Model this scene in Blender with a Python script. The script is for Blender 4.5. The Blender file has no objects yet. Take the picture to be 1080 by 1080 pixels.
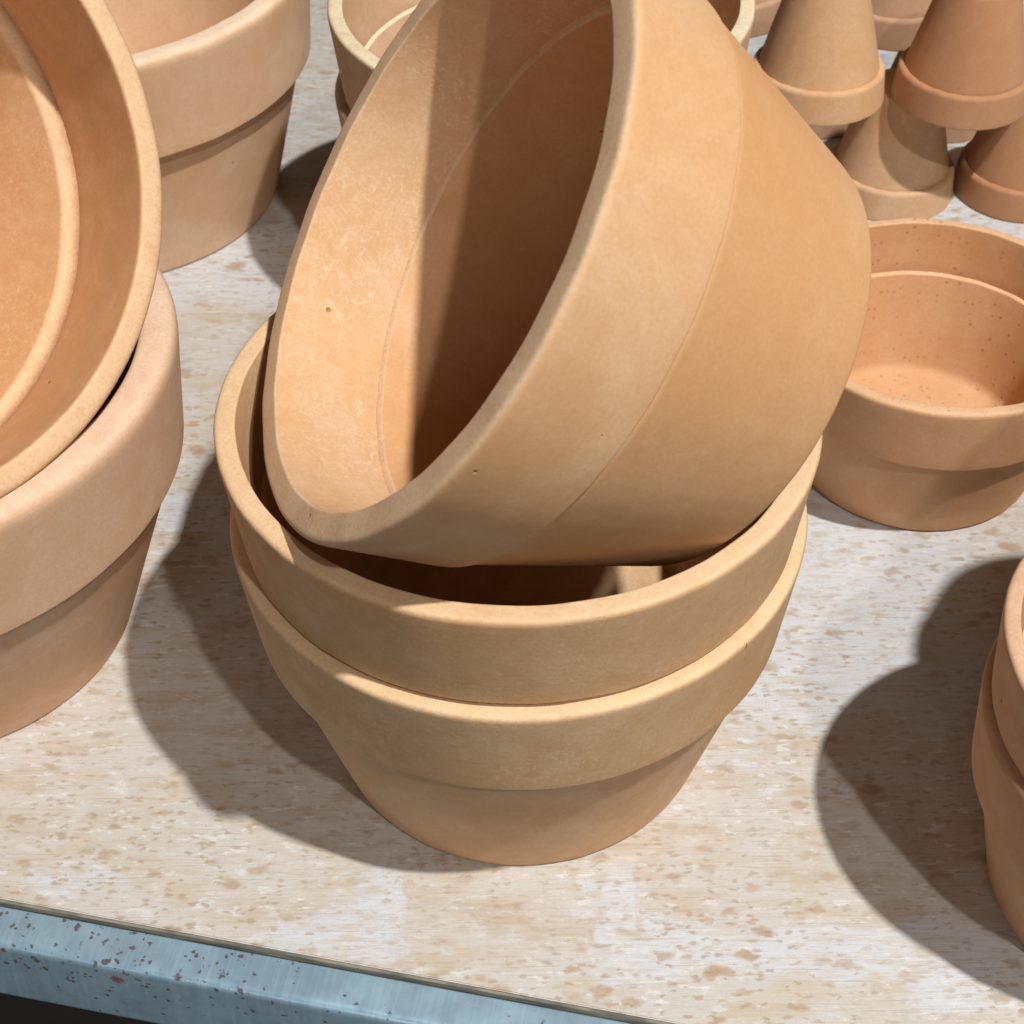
import bpy, bmesh, math, random
from mathutils import Vector, Matrix
C = bpy.context.scene
COL = C.collection

# ------------------------------------------------------------------ camera
F_PX, PITCH, ROLL, CAM_H = 1710.54, 0.75896, -0.011702, 0.50287
cp, sp = math.cos(PITCH), math.sin(PITCH)
fw = Vector((0, cp, -sp)); r0 = Vector((1, 0, 0)); u0 = r0.cross(fw)
rr = r0 * math.cos(ROLL) + u0 * math.sin(ROLL)
uu = u0 * math.cos(ROLL) - r0 * math.sin(ROLL)
cam_d = bpy.data.cameras.new("camera"); cam = bpy.data.objects.new("camera", cam_d); COL.objects.link(cam)
cam_d.sensor_width = 36.0; cam_d.lens = F_PX / 1080 * 36
cam_d.clip_start = 0.01; cam_d.clip_end = 50
cam_d.dof.use_dof = True; cam_d.dof.focus_distance = 0.56; cam_d.dof.aperture_fstop = 32
cam.matrix_world = Matrix(((rr.x, uu.x, -fw.x, 0), (rr.y, uu.y, -fw.y, 0), (rr.z, uu.z, -fw.z, CAM_H), (0, 0, 0, 1)))
C.camera = cam

# ------------------------------------------------------------------ light: two ceiling spots, an added front fill and the dim hall around
W = bpy.data.worlds.new("World"); C.world = W; W.use_nodes = True
wb = W.node_tree.nodes["Background"]; wb.inputs[0].default_value = (1.0, 0.95, 0.92, 1); wb.inputs[1].default_value = 0.010

def ceiling_lamp(name, direction, dist, power, radius, colour):
    d = Vector(direction).normalized()
    ld = bpy.data.lights.new(name, 'SPOT'); o = bpy.data.objects.new(name, ld); COL.objects.link(o)
    ld.energy = power; ld.shadow_soft_size = radius; ld.color = colour
    ld.spot_size = math.radians(60); ld.spot_blend = 0.5
    tgt = Vector((0.02, 0.45, 0)); o.location = tgt + d * dist
    o.rotation_euler = (-d).to_track_quat('-Z', 'Y').to_euler()
    return o
ceiling_lamp("main_ceiling_spot", (0.350, -0.307, 1), 3.65, 565, 0.045, (1.0, 0.965, 0.92))
ceiling_lamp("second_ceiling_spot", (0.325, -0.70, 1), 4.5, 195, 0.06, (1.0, 0.95, 0.90))
fd = bpy.data.lights.new("front_fill_light", 'AREA'); fo = bpy.data.objects.new("front_fill_light", fd); COL.objects.link(fo)  # added soft fill, no real fitting: brightens the near faces of the pots
fd.shape = 'RECTANGLE'; fd.size = 2.4; fd.size_y = 1.0; fd.energy = 17; fd.color = (1.0, .96, .92)
fo.location = (-.5, -2.6, 1.3); fo.rotation_euler = (Vector((0, .45, .05)) - fo.location).to_track_quat('-Z', 'Y').to_euler()
C.view_settings.view_transform = 'Standard'
C.view_settings.look = 'None'
C.view_settings.exposure = 0.0; C.view_settings.gamma = 1.0
C.view_settings.use_curve_mapping = False
C.cycles.diffuse_bounces = 4; C.cycles.max_bounces = 6; C.cycles.use_adaptive_sampling = True; C.cycles.adaptive_threshold = 0.02

# ------------------------------------------------------------------ helpers
def tag(o, label=None, cat=None, group=None, kind=None):
    if label: o['label'] = label
    if cat: o['category'] = cat
    if group: o['group'] = group
    if kind: o['kind'] = kind
    return o

def link(name, bm, mat, parent=None, smooth=True):
    me = bpy.data.meshes.new(name); bm.to_mesh(me); bm.free()
    me.materials.append(mat)
    if smooth:
        for p in me.polygons: p.use_smooth = True
    o = bpy.data.objects.new(name, me); COL.objects.link(o)
    if parent: o.parent = parent
    return o

class NT:
    """small node tree writer"""
    def __init__(self, name):
        self.m = bpy.data.materials.new(name); self.m.use_nodes = True
        self.t = self.m.node_tree; self.b = self.t.nodes["Principled BSDF"]
    def n(self, kind, **kw):
        x = self.t.nodes.new(kind)
        for k, v in kw.items(): setattr(x, k, v)
        return x
    def put(self, sock, v):
        if isinstance(v, bpy.types.NodeSocket): self.t.links.new(v, sock)
        elif v is not None:
            if hasattr(sock.default_value, '__len__') and not hasattr(v, '__len__'): v = (v, v, v)
            if hasattr(v, '__len__') and len(sock.default_value) == 4 and len(v) == 3: v = (*v, 1)
            sock.default_value = v
    def math(self, op, a, b=None, clamp=False):
        x = self.n('ShaderNodeMath', operation=op, use_clamp=clamp)
        self.put(x.inputs[0], a)
        if b is not None: self.put(x.inputs[1], b)
        return x.outputs[0]
    def coords(self, offset=(0, 0, 0), scale=(1, 1, 1), rot=(0, 0, 0)):
        tc = self.n('ShaderNodeTexCoord'); mp = self.n('ShaderNodeMapping')
        self.t.links.new(tc.outputs['Object'], mp.inputs[0])
        mp.inputs['Location'].default_value = offset; mp.inputs['Scale'].default_value = scale
        mp.inputs['Rotation'].default_value = rot
        return mp.outputs[0]
    def scaled(self, vec, s):
        x = self.n('ShaderNodeVectorMath', operation='MULTIPLY'); self.put(x.inputs[0], vec); x.inputs[1].default_value = s
        return x.outputs[0]
    def noise(self, vec, scale, detail=3, rough=.55, dist=0):
        x = self.n('ShaderNodeTexNoise'); self.put(x.inputs['Vector'], vec)
        x.inputs['Scale'].default_value = scale; x.inputs['Detail'].default_value = detail
        x.inputs['Roughness'].default_value = rough; x.inputs['Distortion'].default_value = dist
        return x.outputs['Fac']
    def voro(self, vec, scale, feature='F1', rnd=1, out='Distance'):
        x = self.n('ShaderNodeTexVoronoi', feature=feature); self.put(x.inputs['Vector'], vec)
        x.inputs['Scale'].default_value = scale; x.inputs['Randomness'].default_value = rnd
        return x.outputs[out]
    def ramp(self, v, lo, hi, a=0.0, b=1.0):
        x = self.n('ShaderNodeMapRange', interpolation_type='SMOOTHSTEP'); self.put(x.inputs[0], v)
        for i, q in zip((1, 2, 3, 4), (lo, hi, a, b)): x.inputs[i].default_value = q
        return x.outputs[0]
    def mix(self, f, a, b, mode='MIX'):
        x = self.n('ShaderNodeMix', data_type='RGBA', blend_type=mode)
        self.put(x.inputs[0], f); self.put(x.inputs[6], a); self.put(x.inputs[7], b)
        return x.outputs[2]
    def bump(self, h, strength, dist, normal=None):
        x = self.n('ShaderNodeBump'); x.inputs['Strength'].default_value = strength
        x.inputs['Distance'].default_value = dist; self.put(x.inputs['Height'], h)
        if normal is not None: self.put(x.inputs['Normal'], normal)
        return x.outputs[0]

def mul(c, k): return tuple(min(1, v * (k[i] if hasattr(k, '__len__') else k)) for i, v in enumerate(c))

def terracotta(name, base, seed, bloom=0.25, specks=0.0, dust=0.3, pale=None, lip=.55, inside=1.0, nick=None):
    """fired clay: cloudy tone, crystalline salt bloom, pits, wheel rings"""
    N = NT(name); off = (seed * 1.37, seed * .61, seed * 2.1)
    v = N.coords(off)
    pale = pale or mul(base, (1.25, 1.42, 1.62))
    # clouds of tone
    big = N.noise(v, 14, 3, .5, .4)
    col = N.mix(N.ramp(big, .34, .66), mul(base, (1.0, .93, .84)), mul(base, (1.01, 1.06, 1.12)))
    mid = N.noise(v, 70, 4, .6)
    col = N.mix(N.ramp(mid, .3, .7, 0, .45), col, mul(base, (.88, .80, .70)))
    # dusty clouds
    d = N.math('MULTIPLY', N.ramp(N.noise(v, 24, 6, .7, .6), .45, .66), dust)
    col = N.mix(d, col, pale)
    # salt bloom: thin branching marks in patches
    wv = N.n('ShaderNodeVectorMath', operation='ADD'); N.put(wv.inputs[0], v)
    ns = N.n('ShaderNodeTexNoise'); N.put(ns.inputs['Vector'], v); ns.inputs['Scale'].default_value = 260; ns.inputs['Detail'].default_value = 3
    sc = N.n('ShaderNodeVectorMath', operation='MULTIPLY'); N.put(sc.inputs[0], ns.outputs['Color']); sc.inputs[1].default_value = (.006, .006, .006)
    N.put(wv.inputs[1], sc.outputs[0])
    ia = N.n('ShaderNodeAttribute', attribute_name='inside')
    bl = N.math('ADD', bloom, N.math('MULTIPLY', ia.outputs['Fac'], inside - bloom))
    veins = N.ramp(N.voro(wv.outputs[0], 330, 'DISTANCE_TO_EDGE'), 0.02, .22, 1, 0)
    brk = N.ramp(N.noise(v, 360, 4, .65), .45, .63)
    area = N.ramp(N.noise(v, 26, 3, .6), .36, .60, .12, 1)
    blo = N.math('MULTIPLY', N.math('MULTIPLY', veins, brk), N.math('MULTIPLY', area, N.math('MULTIPLY', bl, 1.3), True), True)
    haze = N.math('MULTIPLY', N.ramp(N.noise(v, 130, 5, .7), .45, .72), N.math('MULTIPLY', bl, .7), True)
    col = N.mix(haze, col, pale)
    col = N.mix(blo, col, mul(pale, (1.06, 1.12, 1.2)))
    la = N.n('ShaderNodeAttribute', attribute_name='lip')
    lm = N.math('MULTIPLY', la.outputs['Fac'], N.ramp(N.noise(v, 120, 4, .65), .30, .55, .55 * lip, lip))
    col = N.mix(lm, col, mul(pale, (1.02, 1.06, 1.1)))
    # grain of the clay
    fine = N.noise(v, 800, 3, .7)
    col = N.mix(N.ramp(fine, .30, .70, 0, .34), col, mul(base, (.78, .70, .62)))
    # dark grog specks
    if specks > 0:
        vd = N.voro(v, 340); pick = N.voro(v, 340, out='Color')
        sep = N.n('ShaderNodeSeparateColor'); N.put(sep.inputs[0], pick)
        keep = N.math('LESS_THAN', sep.outputs[0], .26 * specks)
        cl = N.ramp(N.noise(v, 22, 2), .40, .62, .15, 1)
        s_ = N.math('MULTIPLY', N.math('MULTIPLY', N.ramp(vd, .10, .36, 1, 0), keep), N.math('MULTIPLY', cl, .75))
        na = N.n('ShaderNodeAttribute', attribute_name='inner')
        col = N.mix(N.math('MULTIPLY', s_, na.outputs['Fac']), col, mul(base, (.55, .42, .36)))
    vp = N.voro(v, 95); pp = N.voro(v, 95, out='Color'); sp_ = N.n('ShaderNodeSeparateColor'); N.put(sp_.inputs[0], pp)
    pit = N.math('MULTIPLY', N.ramp(N.math('DIVIDE', vp, N.math('ADD', .25, sp_.outputs[0])), .03, .085, 1, 0), N.math('LESS_THAN', sp_.outputs[1], .07))
    col = N.mix(N.math('MULTIPLY', pit, .7), col, mul(base, (.4, .3, .25)))
    if nick:                                               # one chipped scratch at a place of its own
        mp = N.n('ShaderNodeMapping'); tc = N.n('ShaderNodeTexCoord'); N.put(mp.inputs[0], tc.outputs['Object']); mp.vector_type = 'TEXTURE'
        mp.inputs['Location'].default_value = nick; mp.inputs['Scale'].default_value = (.0005, .0010, .0026); mp.inputs['Rotation'].default_value = (.5, .3, .7)
        ln = N.n('ShaderNodeVectorMath', operation='LENGTH'); N.put(ln.inputs[0], mp.outputs[0])
        col = N.mix(N.ramp(ln.outputs['Value'], .6, 1.1, .85, 0), col, (.09, .055, .035))
    N.put(N.b.inputs['Base Color'], col)
    N.put(N.b.inputs['Roughness'], N.ramp(mid, .3, .7, .62, .8))
    N.b.inputs['Specular IOR Level'].default_value = .28
    # relief
    ringv = N.scaled(v, (6, 6, 900))
    rings = N.noise(ringv, 1, 3, .6)
    nb = N.bump(N.noise(v, 1400, 2, .6), .10, .0006)
    nb = N.bump(rings, .07, .0006, nb)
    nb = N.bump(N.noise(v, 60, 3, .5), .12, .0016, nb)
    nb = N.bump(N.math('MULTIPLY', pit, -1), .8, .0008, nb)
    nb = N.bump(blo, .25, .0003, nb)
    N.put(N.b.inputs['Normal'], nb)
    return N.m

SEG = 224
def lathe(profile, closed, seed=0, wob=0.0012, seg=SEG):
    """turn (radius, height) points round z, very slightly out of true like pressed clay"""
    rnd = random.Random(seed); ph = [rnd.uniform(0, 6.28) for _ in range(4)]
    bm = bmesh.new(); cols = []
    for i in range(seg):
        a = 2 * math.pi * i / seg
        k = 1 + wob * (math.sin(2 * a + ph[0]) + .5 * math.sin(3 * a + ph[1])) * .6 + wob * .12 * math.sin(17 * a + ph[2])
        k += .0006 * (math.sin(11 * a + ph[1]) * math.sin(5 * a + ph[0]) + .6 * math.sin(29 * a + ph[2]) * math.sin(3 * a + ph[3])) + rnd.uniform(-.00025, .00025)
        dz = .00022 * math.sin(2 * a + ph[3]) + .00010 * math.sin(23 * a + ph[0]) + rnd.uniform(-.00003, .00003)
        cols.append([bm.verts.new((r * k * math.cos(a), r * k * math.sin(a), z + (dz if z > .02 else 0))) for r, z in profile])
    n = len(profile)
    for i in range(seg):
        A, B = cols[i], cols[(i + 1) % seg]
        for j in range(n if closed else n - 1):
            jj = (j + 1) % n
            bm.faces.new((A[j], B[j], B[jj], A[jj]))
    bmesh.ops.recalc_face_normals(bm, faces=bm.faces)
    return bm

def rounded(pts, closed=True):
    """pts: (r, z, corner radius); returns the outline with its corners rounded"""
    out = []; n = len(pts)
    for i, (x, z, rad) in enumerate(pts):
        if rad <= 0: out.append((x, z)); continue
        P = Vector((x, z)); A = Vector(pts[i - 1][:2]); B = Vector(pts[(i + 1) % n][:2])
        a = (A - P); b = (B - P); la, lb = a.length, b.length; a.normalize(); b.normalize()
        ang = a.angle(b); t = min(rad / math.tan(ang / 2), la * .48, lb * .48)
        p0 = P + a * t; p1 = P + b * t
        K = 7
        for k in range(K + 1):
            s = k / K
            q = p0 * (1 - s) ** 2 + P * 2 * s * (1 - s) + p1 * s ** 2
            out.append((q.x, q.y))
    return out

def densify(pts, step=0.004, closed=True):
    out = []; n = len(pts)
    for i in range(n if closed else n - 1):
        a = Vector(pts[i]); b = Vector(pts[(i + 1) % n]); m = max(1, int((b - a).length / step))
        for k in range(m): out.append(tuple(a.lerp(b, k / m)))
    if not closed: out.append(pts[-1])
    return out

def mark_wear(o, ledge_only=None):
    """lip = rubbed upward-facing edges, inside = the inner face of the band"""
    me = o.data
    a = me.attributes.new('lip', 'FLOAT', 'POINT'); q = me.attributes.new('inner', 'FLOAT', 'POINT'); b = me.attributes.new('inside', 'FLOAT', 'POINT')
    for i, v in enumerate(me.vertices):
        n, c = v.normal, v.co
        k = max(0.0, min(1.0, (n.z - .35) / .5))
        if ledge_only is not None and c.z < ledge_only: k = 0
        a.data[i].value = k
        out = (n.x * c.x + n.y * c.y) / max(1e-6, c.xy.length)
        q.data[i].value = 1.0 if out < .1 else 0.12
        b.data[i].value = 1.0 if (out < .1 and ledge_only is None) else 0.0

def make_pot(name, mat, label, cat, group, H, R, Ri, Rb, hb, Rbase, step=.0025, ledge_d=None, ledge_r=None, ledge_w=.0022,
             ledge_h=.0012, lip=.0024, lipi=.0010, loc=(0, 0, 0), up=(0, 0, 1), origin='base', seed=1, hole=.009, turn=0.0, rim_mat=None, band_in=None, outer=None, shoulder=.0012):
    """terracotta pot: Empty at the base > pot_body, rim_band"""
    root = bpy.data.objects.new(name, None); COL.objects.link(root); root.empty_display_size = .02
    ledge_d = ledge_d or hb * .86
    ledge_r = ledge_r or Ri - .006
    band_in = band_in or ledge_r + ledge_w
    zb = H - hb
    rbody = Rb - step                                         # body radius just under the band
    # rim band: a closed ring
    zt = H - ledge_d
    ring = rounded([(Rb, zb, shoulder), (R, H, lip), (Ri, H, lipi), (band_in, zt, 0), (band_in + .0006, zt - min(.004, (zt - zb) * .6), 0), (min(rbody - .002, band_in + .003), zb, 0)])
    bm = lathe(densify(ring), True, seed)
    rim = link('rim_band', bm, rim_mat or mat, root)
    mark_wear(rim)
    # body: wall, floor and drainage hole in one closed outline
    slope = (rbody - Rbase) / zb
    th = .0075 if R > .06 else .0055
    ri_bot = max(Rbase - th * .55, .4 * Rbase)
    zw = min(.004, (zt - zb) * .5)
    wall = outer or [(Rbase, 0, .0035), (rbody + slope * zw, zb + zw, 0)]
    body = rounded([(hole, 0, .0008), *wall, (rbody - .0006, zb + zw + .0006, 0), (band_in + .0008, zt + .0001, 0), (ledge_r, zt - ledge_h, ledge_w * .6),
                    (ri_bot, .0090, .0055), (hole, .008, .0012)])
    bm = lathe(densify(body), True, seed + .5)
    bo = link('pot_body', bm, mat, root)
    mark_wear(bo, ledge_only=zt - ledge_h - .002)
    n = Vector(up).normalized()
    q = Vector((0, 0, 1)).rotation_difference(n)
    M = Matrix.Translation(Vector(loc)) @ q.to_matrix().to_4x4() @ Matrix.Rotation(turn, 4, 'Z')
    if origin == 'rim': M = Matrix.Translation(Vector(loc) - n * H) @ q.to_matrix().to_4x4() @ Matrix.Rotation(turn, 4, 'Z')
    if origin == 'flipped': M = Matrix.Translation(Vector(loc) + Vector((0, 0, H))) @ Matrix.Rotation(math.pi, 4, 'X') @ Matrix.Rotation(turn, 4, 'Z')
    root.matrix_world = M
    tag(root, label, cat, group)
    return root

# ------------------------------------------------------------------ the table: worn plywood on a galvanised frame
EA = math.radians(-12.3)
EU = Vector((math.cos(EA), math.sin(EA), 0)); EV = Vector((-math.sin(EA), math.cos(EA), 0)); E0 = Vector((-0.0481, 0.3005, 0))

def wood_material():
    """thin tan ply, a milky wash over it, thick worn paint in patches, flecks where all of it came off"""
    N = NT("worn_plywood"); v = N.coords()
    w = N.coords(rot=(0, 0, EA))                       # the grain runs a little askew of the front edge
    st = lambda k: N.scaled(w, (1, k, 1))
    def warp(vec, scale, amt):
        t = N.n('ShaderNodeTexNoise'); N.put(t.inputs['Vector'], vec); t.inputs['Scale'].default_value = scale; t.inputs['Detail'].default_value = 4
        c = N.n('ShaderNodeVectorMath', operation='SUBTRACT'); N.put(c.inputs[0], t.outputs['Color']); c.inputs[1].default_value = (.5, .5, .5)
        m = N.scaled(c.outputs[0], (amt, amt, 0))
        a_ = N.n('ShaderNodeVectorMath', operation='ADD'); N.put(a_.inputs[0], vec); N.put(a_.inputs[1], m)
        return a_.outputs[0]
    wood = N.mix(N.ramp(N.noise(st(22), 10, 5, .65), .32, .68), (.43, .345, .25), (.54, .465, .37))
    wood = N.mix(N.ramp(N.noise(w, 10, 3, .5), .35, .7, 0, .6), wood, (.53, .46, .35))
    wash = N.ramp(N.noise(st(2.6), 26, 6, .7, .2), .36, .58, .25, .95)
    col = N.mix(wash, wood, (.55, .54, .52))
    vw = warp(v, 38, .030)
    tot = None
    for (x, y, rx, ry, k) in PATCHES:
        mp = N.n('ShaderNodeMapping'); N.put(mp.inputs[0], vw)
        mp.vector_type = 'TEXTURE'; mp.inputs['Location'].default_value = (x, y, 0); mp.inputs['Scale'].default_value = (rx, ry, 1)
        mp.inputs['Rotation'].default_value = (0, 0, -EA)
        ab = N.n('ShaderNodeVectorMath', operation='ABSOLUTE'); N.put(ab.inputs[0], mp.outputs[0])
        se = N.n('ShaderNodeSeparateXYZ'); N.put(se.inputs[0], ab.outputs[0])
        q = N.ramp(N.math('MAXIMUM', se.outputs[0], se.outputs[1]), .55, 1.15, k, 0)
        tot = q if tot is None else N.math('MAXIMUM', tot, q)
    body = N.math('ADD', N.math('MULTIPLY', N.noise(st(1.9), 34, 7, .72, .2), .95), tot)
    pm = N.ramp(body, .55, .76)
    pm = N.math('MULTIPLY', pm, N.ramp(N.noise(st(4.5), 60, 6, .75), .36, .54, .12, 1))
    col = N.mix(N.math('MULTIPLY', pm, .93), col, (.58, .615, .66))
    # small white strokes of paint left in the grain
    wd = N.noise(st(2.6), 100, 6, .72, .15)
    col = N.mix(N.math('MULTIPLY', N.ramp(wd, .55, .62), N.ramp(N.noise(w, 16, 3), .36, .56, .25, .9)), col, (.65, .66, .67))
    # flecks: soft lens-shaped spots along the grain, big and sparse, then small and many
    def flecks(scale, keep, r0, r1, amt, colour, stretch=1.8):
        nonlocal col
        ww = N.scaled(warp(w, scale * 1.6, .75 / scale), (1, stretch, 1))
        d = N.voro(ww, scale); pc = N.voro(ww, scale, out='Color'); sp = N.n('ShaderNodeSeparateColor'); N.put(sp.inputs[0], pc)
        k = N.math('LESS_THAN', sp.outputs[0], keep)
        size = N.math('ADD', .45, N.math('MULTIPLY', sp.outputs[1], .75))
        m = N.math('MULTIPLY', N.ramp(N.math('DIVIDE', d, size), r0, r1, amt, 0), k)
        m = N.math('MULTIPLY', m, N.ramp(N.noise(w, 13, 3), .30, .60, .25, 1))
        col = N.mix(m, col, colour)
        return m
    flecks(60, .09, .18, .46, .75, (.37, .25, .145))
    f1 = flecks(105, .42, .18, .55, .72, (.38, .265, .165), 2.1)
    f2 = flecks(230, .5, .18, .58, .66, (.36, .26, .175), 2.4)
    # fine grain lines, tight dark ones and scratches
    gr = N.noise(st(30), 60, 5, .72)
    col = N.mix(N.ramp(gr, .48, .70, 0, .42), col, (.37, .28, .19))
    gr2 = N.noise(st(55), 26, 3, .6)
    col = N.mix(N.ramp(gr2, .58, .68, 0, .38), col, (.33, .24, .17))
    col = N.mix(N.ramp(N.noise(w, 800, 2, .6), .5, .8, 0, .22), col, (.33, .28, .23))
    N.put(N.b.inputs['Base Color'], col)
    N.put(N.b.inputs['Roughness'], N.ramp(body, .5, .8, .62, .50))
    N.b.inputs['Specular IOR Level'].default_value = .4
    nb = N.bump(gr, .22, .0006)
    nb = N.bump(N.math('SUBTRACT', pm, N.math('ADD', f1, f2)), .25, .0004, nb)
    N.put(N.b.inputs['Normal'], nb)
    return N.m

def loc2(x, y):                                        # world point on the table -> local coordinates of the board
    d = Vector((x, y, 0)) - E0
    return d.dot(EU), d.dot(EV)
PATCHES = []
for (x, y, rx, ry, k) in [(.085, .306, .058, .011, .40), (.034, .318, .010, .020, .34), (-.049, .322, .010, .022, .36), (-.070, .316, .022, .010, .26), (-.160, .339, .022, .006, .24),
                          (.150, .480, .065, .085, .40), (.150, .600, .080, .090, .42), (.110, .430, .030, .030, .22), (.160, .300, .030, .022, .30), (-.158, .533, .030, .014, .36), (-.159, .730, .060, .045, .34), (-.120, .600, .020, .060, .24),
                          (.260, .740, .120, .090, .55), (.250, .900, .160, .120, .55), (-.118, .860, .060, .060, .15), (.098, .415, .018, .010, .12), (.080, .388, .022, .006, .12)]:
    a, b = loc2(x, y); PATCHES.append((a, b, rx, ry, k))

def box(bm, x0, x1, y0, y1, z0, z1):
    vs = [bm.verts.new((x, y, z)) for x in (x0, x1) for y in (y0, y1) for z in (z0, z1)]
    for f in ((0, 1, 3, 2), (4, 6, 7, 5), (0, 4, 5, 1), (2, 3, 7, 6), (0, 2, 6, 4), (1, 5, 7, 3)): bm.faces.new([vs[i] for i in f])
    return bm
table = bpy.data.objects.new('display_table', None); COL.objects.link(table)
table.matrix_world = Matrix.Translation(E0) @ Matrix.Rotation(EA, 4, 'Z')
tag(table, 'worn whitewashed plywood table top edged with speckled galvanised steel, under all the pots', 'table')
bm = bmesh.new()
box(bm, -1.1, 1.1, 0, 1.25, -.009, 0)
bmesh.ops.recalc_face_normals(bm, faces=bm.faces)
e = [ed for ed in bm.edges if all(abs(v_.co.y) < 1e-6 and abs(v_.co.z) < 1e-6 for v_ in ed.verts)]
bmesh.ops.bevel(bm, geom=e, offset=.0004, segments=2, affect='EDGES')
board = link('plywood_board', bm, wood_material(), table, smooth=False)

def ply_edge_material():
    N = NT("plywood_edge"); v = N.coords()
    l = N.noise(N.scaled(v, (2, 2, 60)), 22, 3, .6)
    col = N.mix(N.ramp(l, .4, .6), (.12, .115, .10), (.25, .235, .19))
    N.put(N.b.inputs['Base Color'], col); N.b.inputs['Roughness'].default_value = .8
    return N.m
bm = bmesh.new(); box(bm, -1.1, 1.1, -.0012, -.0002, -.0075, -.0006)
bmesh.ops.recalc_face_normals(bm, faces=bm.faces)
link('board_edging', bm, ply_edge_material(), table, smooth=False)

def metal_material():
    N = NT("galvanised_steel"); v = N.coords()
    base = N.mix(N.ramp(N.noise(v, 35, 4, .6), .35, .65), (.27, .41, .53), (.33, .51, .64))
    st = N.noise(N.scaled(v, (30, 1, 1)), 22, 3, .6)
    base = N.mix(N.ramp(st, .4, .7, 0, .35), base, (.47, .62, .73))
    base = N.mix(N.ramp(N.noise(v, 90, 5, .7), .52, .75, 0, .5), base, (.24, .33, .39))
    # rust and dirt flecks of many sizes, more of them towards the left end
    sx = N.n('ShaderNodeSeparateXYZ'); N.put(sx.inputs[0], v)
    side = N.ramp(sx.outputs['X'], -.12, .02, 1, .10)
    side = N.math('MULTIPLY', side, N.ramp(sx.outputs['Z'], -.020, -.006, .25, 1))
    m1 = None
    for sc, keep, colr in ((420, .45, (.07, .055, .065)), (260, .36, (.09, .055, .06)), (130, .07, (.19, .07, .075))):
        vv = N.voro(v, sc); pc = N.voro(v, sc, out='Color'); sp = N.n('ShaderNodeSeparateColor'); N.put(sp.inputs[0], pc)
        kk = N.math('LESS_THAN', sp.outputs[0], N.math('MULTIPLY', side, keep))
        edge = N.math('ADD', vv, N.math('MULTIPLY', N.math('SUBTRACT', N.noise(v, sc * 2.2, 3), .5), 1.3))
        m = N.math('MULTIPLY', N.ramp(N.math('DIVIDE', edge, N.math('ADD', .4, sp.outputs[1])), .18, .36, .9, 0), kk)
        base = N.mix(m, base, colr)
        m1 = m if m1 is None else N.math('MAXIMUM', m1, m)
    N.put(N.b.inputs['Base Color'], base)
    N.put(N.b.inputs['Metallic'], N.math('MULTIPLY', N.math('SUBTRACT', 1, m1), .45))
    N.put(N.b.inputs['Roughness'], N.ramp(N.noise(v, 60, 3, .6), .3, .7, .30, .48))
    nb = N.bump(N.noise(v, 420, 3, .6), .2, .0004); nb = N.bump(N.noise(v, 40, 2, .5), .25, .001, nb)
    N.put(N.b.inputs['Normal'], nb)
    return N.m
prof = rounded([(-.0016, -.0025, .0008), (-.0168, -.0028, .0036), (-.0186, -.036, .003), (-.006, -.038, 0), (-.006, -.0365, 0), (-.0168, -.0345, .002), (-.0154, -.0050, .003), (-.0030, -.0048, 0), (-.0030, -.020, 0), (-.0016, -.020, 0)])
bm = bmesh.new(); NX = 60; cols = []
for i in range(NX + 1):
    x = -1.1 + 2.2 * i / NX
    cols.append([bm.verts.new((x, y, z)) for y, z in prof])
n = len(prof)
for i in range(NX):
    for j in range(n):
        bm.faces.new((cols[i][j], cols[i][(j + 1) % n], cols[i + 1][(j + 1) % n], cols[i + 1][j]))
bmesh.ops.recalc_face_normals(bm, faces=bm.faces)
link('steel_frame', bm, metal_material(), table)

N = NT("dark_floor"); v = N.coords()
N.put(N.b.inputs['Base Color'], N.mix(N.noise(v, 6, 4), (.035, .035, .035), (.07, .065, .06))); N.b.inputs['Roughness'].default_value = .7
bm = bmesh.new(); box(bm, -4, 4, -4, 4, -.86, -.80); bmesh.ops.recalc_face_normals(bm, faces=bm.faces)
tag(link('floor', bm, N.m, smooth=False), kind='structure')

# ------------------------------------------------------------------ pots
# one family of sizes: bowl pot 20 cm, deep pot 24 cm, tall pot 25 cm, low pot 14 cm, small pot 7 cm
BOWL = dict(H=.1192, R=.1, Ri=.0926, Rb=.0953, hb=.0417, Rbase=.0714, step=.0031, ledge_d=.0345, ledge_r=.0863, ledge_w=.0018)
DEEP = dict(H=.1409, R=.117, Ri=.1065, Rb=.1115, hb=.0541, Rbase=.0776, ledge_d=.050, ledge_r=.1035, ledge_w=.0055, ledge_h=.004, lip=.007, lipi=.002)
TALL = dict(H=.1376, R=.1254, Ri=.1134, Rb=.121, hb=.0539, Rbase=.0944, lip=.005, lipi=.003, step=.005)
LOW = dict(H=.0822, R=.072, Ri=.0665, Rb=.0693, hb=.0326, Rbase=.0542, ledge_d=.0245, ledge_r=.0622, ledge_w=.0016, step=.0032)
SMALL = dict(H=.0655, R=.0363, Ri=.0322, Rb=.0345, hb=.0177, Rbase=.0192, lip=.0012, step=.0030, hole=.004, ledge_r=.0290, ledge_d=.012, shoulder=.0028)
P = 'terracotta_pot'

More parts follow.
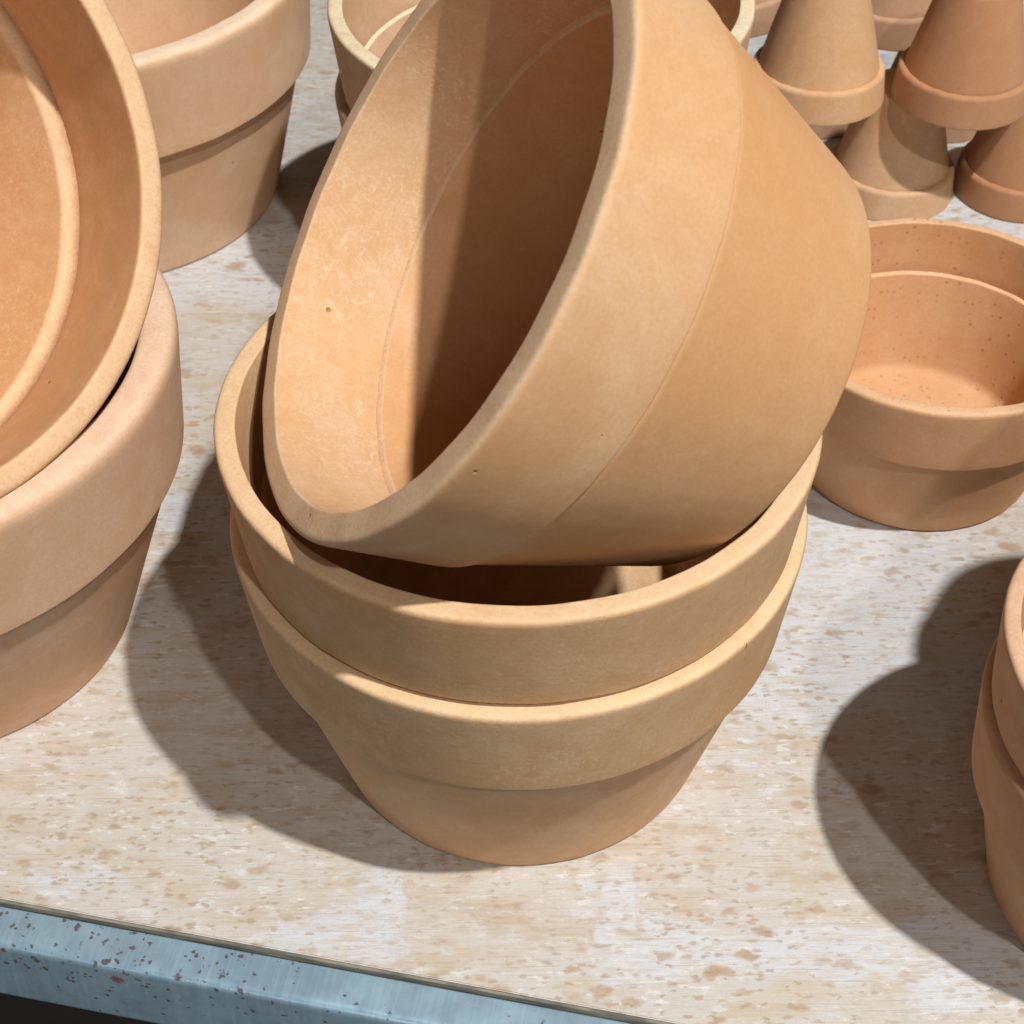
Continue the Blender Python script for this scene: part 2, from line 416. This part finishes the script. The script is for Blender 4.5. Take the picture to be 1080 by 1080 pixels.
m_low = terracotta("clay_bowl_lower", (.63, .415, .230), 1, bloom=.30, dust=.35, inside=.3, nick=(.0710, -.0690, .1165))
m_upp = terracotta("clay_bowl_upper", (.625, .405, .225), 2, bloom=.24, dust=.35, inside=.3)
m_tip = terracotta("clay_bowl_tipped", (.635, .370, .185), 3, bloom=.03, dust=.22, inside=.50, lip=.75, pale=(.74, .54, .36))
m_tic = terracotta("clay_bowl_tipped_collar", (.655, .410, .225), 3, bloom=.05, dust=.35, inside=.50, lip=.75, pale=(.74, .54, .36))
m_lob = terracotta("clay_bowl_lower_body", (.62, .400, .235), 1, bloom=.10, dust=.25)
m_dee = terracotta("clay_deep", (.66, .435, .285), 4, bloom=.06, dust=.40, inside=.1)
m_det = terracotta("clay_deep_tipped", (.62, .365, .190), 5, bloom=.26, dust=.35, inside=.08, lip=.9)
m_tal = terracotta("clay_tall", (.73, .50, .325), 6, bloom=.05, dust=.25, inside=.05, lip=.8)
m_ctr = terracotta("clay_low", (.63, .370, .200), 7, bloom=.05, specks=1.0, dust=.2, inside=.05, lip=.6)
m_rgt = terracotta("clay_low_stack", (.58, .350, .210), 8, bloom=.05, dust=.3, inside=.1)
m_bak = terracotta("clay_pale", (.63, .42, .265), 9, bloom=.10, dust=.4, inside=.1, lip=1.0, pale=(.80,.68,.47))
m_sy = terracotta("clay_small_yellow", (.63, .405, .235), 10, bloom=.08, dust=.35, inside=.08)
m_sr = terracotta("clay_small_red", (.47, .255, .140), 11, bloom=.08, dust=.2, inside=.08)
m_sb = terracotta("clay_small_brown", (.50, .315, .200), 12, bloom=.08, dust=.2, inside=.08)

gc = 'bowl pots stacked in the middle'
make_pot(P, m_lob, 'lower of the two upright nested bowl pots in the middle, standing on the table', 'plant pot', gc, loc=(.0023, .4129, 0), seed=1, rim_mat=m_low, **BOWL)
make_pot(P, m_upp, 'upper of the two upright nested bowl pots in the middle, holding the tipped pot', 'plant pot', gc, loc=(.0023, .4129, .0428), seed=2, turn=1.0, **BOWL)
def sph(a, b): return (math.sin(a) * math.cos(b), math.sin(a) * math.sin(b), math.cos(a))
TIP = {k: (v_ * .9824 if k != 'ledge_w' else v_) for k, v_ in BOWL.items()}
TIP.update(H=.1099, R=.0984, hb=.0389, Rb=.0932, Rbase=.0718, step=.0010, ledge_d=.0362, ledge_r=.0830, ledge_w=.0020, Ri=.0882)
make_pot(P, m_tip, 'tipped bowl pot lying on its side in the middle stack, mottled bright inside its rim', 'plant pot', gc,
         loc=(-.0251, .3984, .2414), up=sph(.9707, 3.323), origin='rim', seed=3, turn=2.0, rim_mat=m_tic, **TIP)
gl = 'deep pots at the left edge'
make_pot(P, m_dee, 'deep pinkish pot standing upright on the table at the left edge, holding a tipped pot', 'plant pot', gl, loc=(-.2396, .4719, 0), seed=4, **dict(DEEP, Ri=.1020, lipi=.0035))
make_pot(P, m_det, 'orange deep pot tipped forward inside the pinkish pot at the left edge', 'plant pot', gl,
         loc=(-.2068, .4318, .2429), up=sph(1.0418, -.6873), origin='rim', seed=5, **dict(DEEP, R=.1168, Ri=.1068))
make_pot(P, m_tal, 'tall buff pot with a broad smooth rim standing behind the pots of the left edge', 'plant pot', None, loc=(-.2266, .8033, 0), seed=6, **TALL)
BACK = {k: v_ * .988 for k, v_ in BOWL.items()}
ge = 'pale nested pots at the back'
make_pot(P, m_bak, 'lower of the two pale nested pots at the back, under the cream-rimmed one', 'plant pot', ge, loc=(.0161, .7069, 0), seed=7, **BACK)
make_pot(P, m_bak, 'upper pale pot with a cream rim at the back, behind the tipped middle pot', 'plant pot', ge, loc=(.0161, .7069, .0428), seed=8, turn=1, **BACK)
make_pot(P, m_ctr, 'low open pot with brown specks inside, standing alone right of the middle stack', 'plant pot', None, loc=(.1865, .5680, 0), seed=9, **LOW)
gr_ = 'low pots stacked at the right edge'
LOWB = {k: v_ * (1.0313 if k not in ('ledge_w', 'step') else 1) for k, v_ in LOW.items()}
make_pot(P, m_rgt, 'lower pot of the nested pair cut off by the right edge of the photo', 'plant pot', gr_, loc=(.2271, .3311, 0), seed=10, **dict(LOWB, H=.0892))
make_pot(P, m_rgt, 'upper pot of the nested pair cut off by the right edge of the photo', 'plant pot', gr_, loc=(.2271, .3311, .0359), seed=11, turn=.7, **dict(LOWB, H=.0892))

# small pots upside down in a pyramid, rims down
gp = 'small pots piled upside down'
small = [
 (m_sy, (.2155, .7942, 0), 'yellowish upside-down small pot on the table just above the low speckled pot'),
 (m_sr, (.2885, .7920, 0), 'reddish-brown upside-down small pot on the table at the right edge, in the bottom row'),
 (m_sy, (.1650, .7840, .0665), 'yellowish upside-down small pot in the upper row, nearest the tipped middle pot'),
 (m_sr, (.2413, .7785, .0665), 'reddish upside-down small pot in the upper row at the top right corner'),
 (m_sb, (.1270, .8010, 0), 'upside-down small pot on the table hidden behind the tipped middle pot'),
 (m_sb, (.1820, .8830, 0), 'dark upside-down small pot in the back bottom row, shaded under the yellowish upper one'),
 (m_sb, (.2580, .8770, 0), 'brown upside-down small pot in the back bottom row, seen between the two front ones'),
 (m_sb, (.3320, .8770, 0), 'brown upside-down small pot at the right end of the back bottom row'),
 (m_sb, (.2190, .8640, .0665), 'greyish upside-down small pot in the upper row behind, between the yellowish and reddish ones'),
 (m_sb, (.1280, .8800, .0665), 'brown upside-down small pot in the upper row behind, beside the cream-rimmed pot'),
]
for i, (mt, l, lab) in enumerate(small):
    make_pot('small_pot', mt, lab, 'small pot', gp, loc=l, origin='flipped', seed=20 + i, turn=i * 1.3, **SMALL)
# the right-hand pair holds a tipped pot too, beyond the edge of the photo: its shadow reaches into view
make_pot(P, m_rgt, 'pot tipped inside the right-edge pair, beyond the photo edge, casting the small round shadow', 'plant pot', gr_,
         loc=(.3090, .3650, .2065), up=sph(.772, .3908), origin='rim', seed=40, **dict(LOWB, H=.0848))
